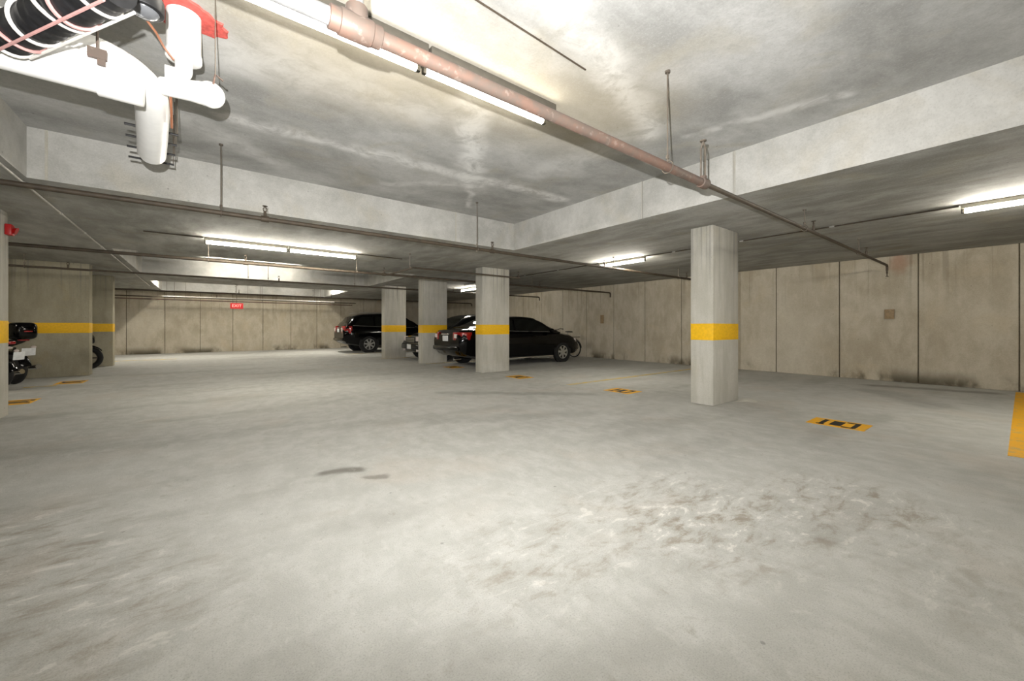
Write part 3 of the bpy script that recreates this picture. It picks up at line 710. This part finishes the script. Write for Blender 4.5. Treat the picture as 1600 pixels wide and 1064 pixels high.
SUV = dict(L=4.75, W=1.88, body='black_body', wb=2.75, off=.06, R=.37, belt=1.08, tumble=.26,
    top=[(-2.37, 1.06), (-2.2, 1.12), (-1.4, 1.12), (.8, 1.08), (1.3, 1.06), (1.9, .99), (2.25, .86), (2.37, .74)],
    low=[(-2.37, .46), (-2.1, .36), (-1.6, .28), (1.6, .26), (2.1, .32), (2.37, .42)],
    cab=[(-2.30, 1.10), (-2.1, 1.36), (-1.85, 1.62), (-1.5, 1.70), (-.6, 1.74), (.0, 1.72), (.35, 1.66), (.75, 1.42), (1.3, 1.08)],
    rear_glass=(-2.24, -1.92), front_glass=(.42, 1.2),
    side=[[(-1.95, 1.22), (-1.1, 1.17), (-1.1, 1.6), (-1.6, 1.58)], [(-1.03, 1.17), (-.3, 1.15), (-.3, 1.62), (-1.03, 1.61)], [(-.22, 1.15), (.98, 1.12), (.75, 1.3), (.36, 1.58), (-.22, 1.62)]],
    trim=[(-2.0, 1.2), (-.3, 1.13), (1.05, 1.1)], handles=(-.8, .1), mirror=.85, tl=(.86, 1.18), bz=.6, pz=.98, hl=(.72, .9))
sv = make_car('black sport utility vehicle parked by the back wall behind the farthest column', (7.1, 18.75, 0), 0, SUV); rear_kit(sv, SUV); front_kit(sv, SUV)
for s in (-1, 1):
    MB().tube([(-1.75, s * .62, 1.73), (-1.6, s * .62, 1.775), (-.1, s * .62, 1.79), (.15, s * .62, 1.74)], .016, 8).build('roof_rail', 'alloy', sv)
HATCH = dict(SEDAN, body='dark_body', L=4.5, W=1.80,
    top=[(-2.25, .98), (-2.1, 1.05), (-1.6, 1.05), (-.8, 1.02), (.8, 1.0), (1.2, .98), (1.75, .92), (2.1, .82), (2.25, .68)],
    low=[(-2.25, .42), (-2.0, .30), (-1.6, .22), (1.6, .2), (2.0, .24), (2.25, .34)],
    cab=[(-2.2, 1.04), (-2.0, 1.2), (-1.7, 1.46), (-1.2, 1.56), (-.3, 1.60), (.2, 1.57), (.5, 1.46), (.95, 1.2), (1.4, .98)],
    rear_glass=(-2.12, -1.72), front_glass=(.45, 1.28),
    side=[[(-1.75, 1.1), (-.55, 1.05), (-.55, 1.48), (-1.5, 1.42)], [(-.48, 1.05), (.95, 1.02), (.75, 1.18), (.3, 1.46), (-.48, 1.49)]],
    trim=[(-1.8, 1.09), (-.5, 1.04), (1.0, 1.01)], hl=(.66, .82))
ht = make_car('dark car parked nose out between the two farther columns', (7.85, 12.95, 0), PI, HATCH); rear_kit(ht, HATCH); front_kit(ht, HATCH)

# ------------------------------------------------------------------ bicycle leaning on the wall
bk = thing('bicycle', 'dark bicycle with fenders leaning on the right wall beyond the sedan', 'bicycle', (10.98, 10.92, 0), PI / 2 + .05)
# local: +x forward
WR = .335
rearx, frontx, bb = -.52, .54, (-.08, 0, .29)
for wx in (rearx, frontx):
    t = MB().torus((wx, 0, WR), (0, 1, 0), WR - .02, .021, 36, 8).build('wheel', 'tyre', bk)
    m = MB(); m.torus((wx, 0, WR), (0, 1, 0), WR - .045, .008, 36, 6); m.build('rim', 'bike_silver', t)
    m = MB()
    for q in range(14):
        a_ = 2 * PI * q / 14; m.tube([(wx, .025 * (1 if q % 2 else -1), WR), (wx + (WR - .045) * math.cos(a_), 0, WR + (WR - .045) * math.sin(a_))], .0022, 4)
    m.build('spokes', 'bike_silver', t); MB().disc((wx, 0, WR), (0, 1, 0), .025, .07, 12).build('hub', 'bike_silver', t)
    f = MB(); rs = []
    for q in range(15):
        a_ = math.radians(-5 + q * 11 + (10 if wx == rearx else 0)); rr = WR + .02
        c0 = (wx - rr * math.cos(a_) * (1 if wx == rearx else 1), WR + rr * math.sin(a_))
        rs.append([(c0[0], -.028, c0[1]), (c0[0], .028, c0[1]), (c0[0], .028, c0[1] + .006), (c0[0], -.028, c0[1] + .006)])
    f.rings(rs).build('fender', 'black_trim', bk)
m = MB(); seat = (-.20, 0, .78); hd = (.36, 0, .82); hl_ = (.39, 0, .70)
for a_, b_, r in ((bb, seat, .016), (seat, hd, .015), (bb, hl_, .018), (hd, hl_, .019)): m.tube([a_, b_], r, 10)
for s in (-1, 1): m.tube([bb, (rearx, s * .055, WR)], .009, 8); m.tube([seat, (rearx, s * .055, WR)], .008, 8)
m.build('frame', 'bike_green', bk)
m = MB()
for s in (-1, 1): m.tube([(.40, s * .05, .68), (.47, s * .055, .5), (frontx, s * .055, WR)], .011, 8)
m.tube([(.40, -.05, .68), (.40, .05, .68)], .013, 8); m.build('fork', 'bike_silver', bk)
MB().tube([seat, (-.235, 0, .93)], .013, 8).build('seat_post', 'bike_silver', bk)
MB().rings([[(-.40, y, .93 + dz) for y, dz in ((-.08, 0), (.08, 0), (.07, .04), (-.07, .04))], [(-.25, y, .935 + dz) for y, dz in ((-.07, 0), (.07, 0), (.06, .045), (-.06, .045))], [(-.10, y, .94 + dz) for y, dz in ((-.02, 0), (.02, 0), (.015, .03), (-.015, .03))]]).build('saddle', 'seat_black', bk, bevel=.008)
m = MB(); m.tube([(.36, 0, .82), (.33, 0, .98), (.40, 0, 1.02)], .012, 8); m.tube([(.34, -.3, 1.06), (.38, -.22, 1.07), (.41, -.08, 1.03), (.41, .08, 1.03), (.38, .22, 1.07), (.34, .3, 1.06)], .011, 8)
m.build('handlebar', 'black_trim', bk)
for s in (-1, 1): MB().tube([(.28, s * .3, 1.055), (.36, s * .3, 1.06)], .016, 8).build('grip', 'seat_black', bk)
m = MB(); m.box(-.78, -.32, -.06, .06, .76, .775); 
for s in (-1, 1): m.tube([(-.62, s * .06, .76), (rearx, s * .06, WR)], .005, 6)
m.build('rack', 'black_trim', bk)
m = MB(); m.torus(bb, (0, 1, 0), .085, .006, 24, 6); m.tube([(bb[0], -.07, bb[2]), (bb[0] + .12, -.07, bb[2] - .12)], .009, 6); m.tube([(bb[0], .07, bb[2]), (bb[0] - .12, .07, bb[2] + .12)], .009, 6); m.build('crank', 'bike_silver', bk)

# ------------------------------------------------------------------ motorcycles
def motorcycle(label, loc, rz, case=True, sc=1.0, faired=False):
    o = thing('motorcycle', label, 'motorcycle', loc, rz, 'motorcycles in the left bays'); o.scale = (sc, sc, sc)
    for wx, rr, tr in ((-.68, .31, .075), (.76, .31, .06)):
        t = MB().torus((wx, 0, rr), (0, 1, 0), rr - tr, tr, 32, 10).build('wheel', 'tyre', o)
        m = MB(); m.torus((wx, 0, rr), (0, 1, 0), rr - tr * 1.9, .015, 28, 6); m.disc((wx, 0, rr), (0, 1, 0), .05, .12, 14)
        for q in range(5):
            a_ = 2 * PI * q / 5; m.box(.03, rr - tr * 1.8, -.015, .015, -.02, .02, Matrix.Translation((wx, 0, rr)) @ Matrix.Rotation(-a_, 4, 'Y'))
        m.build('rim', 'pipe_dark', t)
        rs = []
        for q in range(13):
            a_ = math.radians(10 + q * 11.5) if wx < 0 else math.radians(35 + q * 9); r2 = rr + .035
            x, z = wx - r2 * math.cos(a_), rr + r2 * math.sin(a_)
            rs.append([(x, -.085, z - .03), (x, -.06, z + .008), (x, .06, z + .008), (x, .085, z - .03), (x, .055, z - .006), (x, -.055, z - .006)])
        MB().rings(rs).build('fender', 'black_body', o)
    m = MB(); m.ball((.02, 0, .42), .26, .17, .2, 14, 8); m.box(-.15, .2, -.14, .14, .3, .5); m.build('engine', 'pipe_dark', o, bevel=.02)
    m = MB()
    for s in (-1, 1): m.tube([(-.68, s * .12, .31), (-.2, s * .13, .4), (-.45, s * .13, .72)], .02, 8); m.tube([(.76, s * .09, .31), (.55, s * .09, .95)], .024, 10)
    m.tube([(-.5, 0, .72), (.1, 0, .68), (.5, 0, .9)], .03, 8); m.build('frame', 'black_trim', o)
    rs = []
    for x, z, wy, hz in ((-.08, .80, .10, .08), (.05, .84, .16, .13), (.25, .88, .17, .15), (.42, .87, .12, .11), (.5, .86, .06, .06)):
        rs.append([(x, wy * math.cos(2 * PI * j / 14), z + hz * math.sin(2 * PI * j / 14)) for j in range(14)])
    MB().rings(rs).build('fuel_tank', 'black_body', o)
    rs = []
    for x, z, wy, hz in ((-.88, .88, .08, .03), (-.75, .86, .13, .05), (-.45, .80, .15, .06), (-.2, .79, .13, .06), (-.06, .81, .09, .05)):
        rs.append([(x, wy * math.cos(2 * PI * j / 14), z + hz * math.sin(2 * PI * j / 14)) for j in range(14)])
    MB().rings(rs).build('seat', 'seat_black', o)
    t = MB().cbox((-.95, 0, .90), (.06, .16, .06)).build('tail_light', 'tail_red', o, bevel=.015)
    MB().cbox((-1.02, 0, .76), (.012, .2, .15), Matrix.Rotation(-.1, 4, 'Y')).build('license_plate', 'plate_white', o, bevel=.004)
    for s in (-1, 1):
        MB().ball((-.9, s * .17, .74), .03, .045, .03, 10, 6).build('turn_signal', 'tail_clear', o)
        m = MB(); m.tube([(.45, s * .3, 1.08), (.42, s * .36, 1.26)], .008, 6); m.ball((.41, s * .38, 1.29), .02, .07, .05, 12, 7); m.build('mirror', 'black_trim', o)
    MB().tube([(.32, -.38, 1.02), (.45, -.28, 1.07), (.52, -.08, 1.04), (.52, .08, 1.04), (.45, .28, 1.07), (.32, .38, 1.02)], .014, 8).build('handlebar', 'black_trim', o)
    MB().ball((.68, 0, .92), .09, .11, .11, 16, 10).build('headlight', 'chrome', o)
    MB().tube([(.1, -.2, .3), (-.3, -.21, .26), (-.95, -.22, .34)], [.03, .035, .05], 14).build('exhaust', 'chrome', o)
    if case:
        c = MB().box(-1.08, -.74, -.17, .17, .9, 1.24).build('top_case', 'black_body', o, bevel=.09, seg=3)
        MB().cbox((-1.085, 0, 1.06), (.02, .12, .03)).build('reflector', 'tail_red', c, bevel=.006)
    if faired:
        rs = []
        for x, z, wy, hz in ((.35, 1.0, .22, .2), (.6, .95, .24, .26), (.8, .85, .17, .22), (.9, .8, .06, .08)):
            rs.append([(x, wy * math.cos(2 * PI * j / 16), z + hz * math.sin(2 * PI * j / 16)) for j in range(16)])
        MB().rings(rs).build('fairing', 'black_body', o)
        MB().rings([[(.4, -.15, 1.15), (.4, .15, 1.15), (.42, .15, 1.15), (.42, -.15, 1.15)], [(.22, -.1, 1.36), (.22, .1, 1.36), (.235, .1, 1.36), (.235, -.1, 1.36)]]).build('windscreen', 'car_glass', o)
    m = MB(); m.tube([(-.05, .12, .28), (-.12, .3, .02)], .014, 8); m.disc((-.12, .3, .012), (0, 0, 1), .03, .02, 12); m.build('side_stand', 'pipe_dark', o)
    return o
def moto_at(rear, ang, **kw):
    a_ = math.radians(ang); return (rear[0] + .68 * math.cos(a_), rear[1] + .68 * math.sin(a_), 0), a_
l_, a_ = moto_at((-3.03, 12.42), 130); motorcycle('black motorcycle with top case, right one of the pair before the wide pier', l_, a_, True, 1.0)
l_, a_ = moto_at((-2.98, 11.3), 152); motorcycle('dark motorcycle mostly hidden behind the pier at left picture edge', l_, a_, False, .96)
motorcycle('faired black motorcycle peeking out beyond the wide left pier', (-3.25, 15.3, 0), .1, False, 1.0, True)
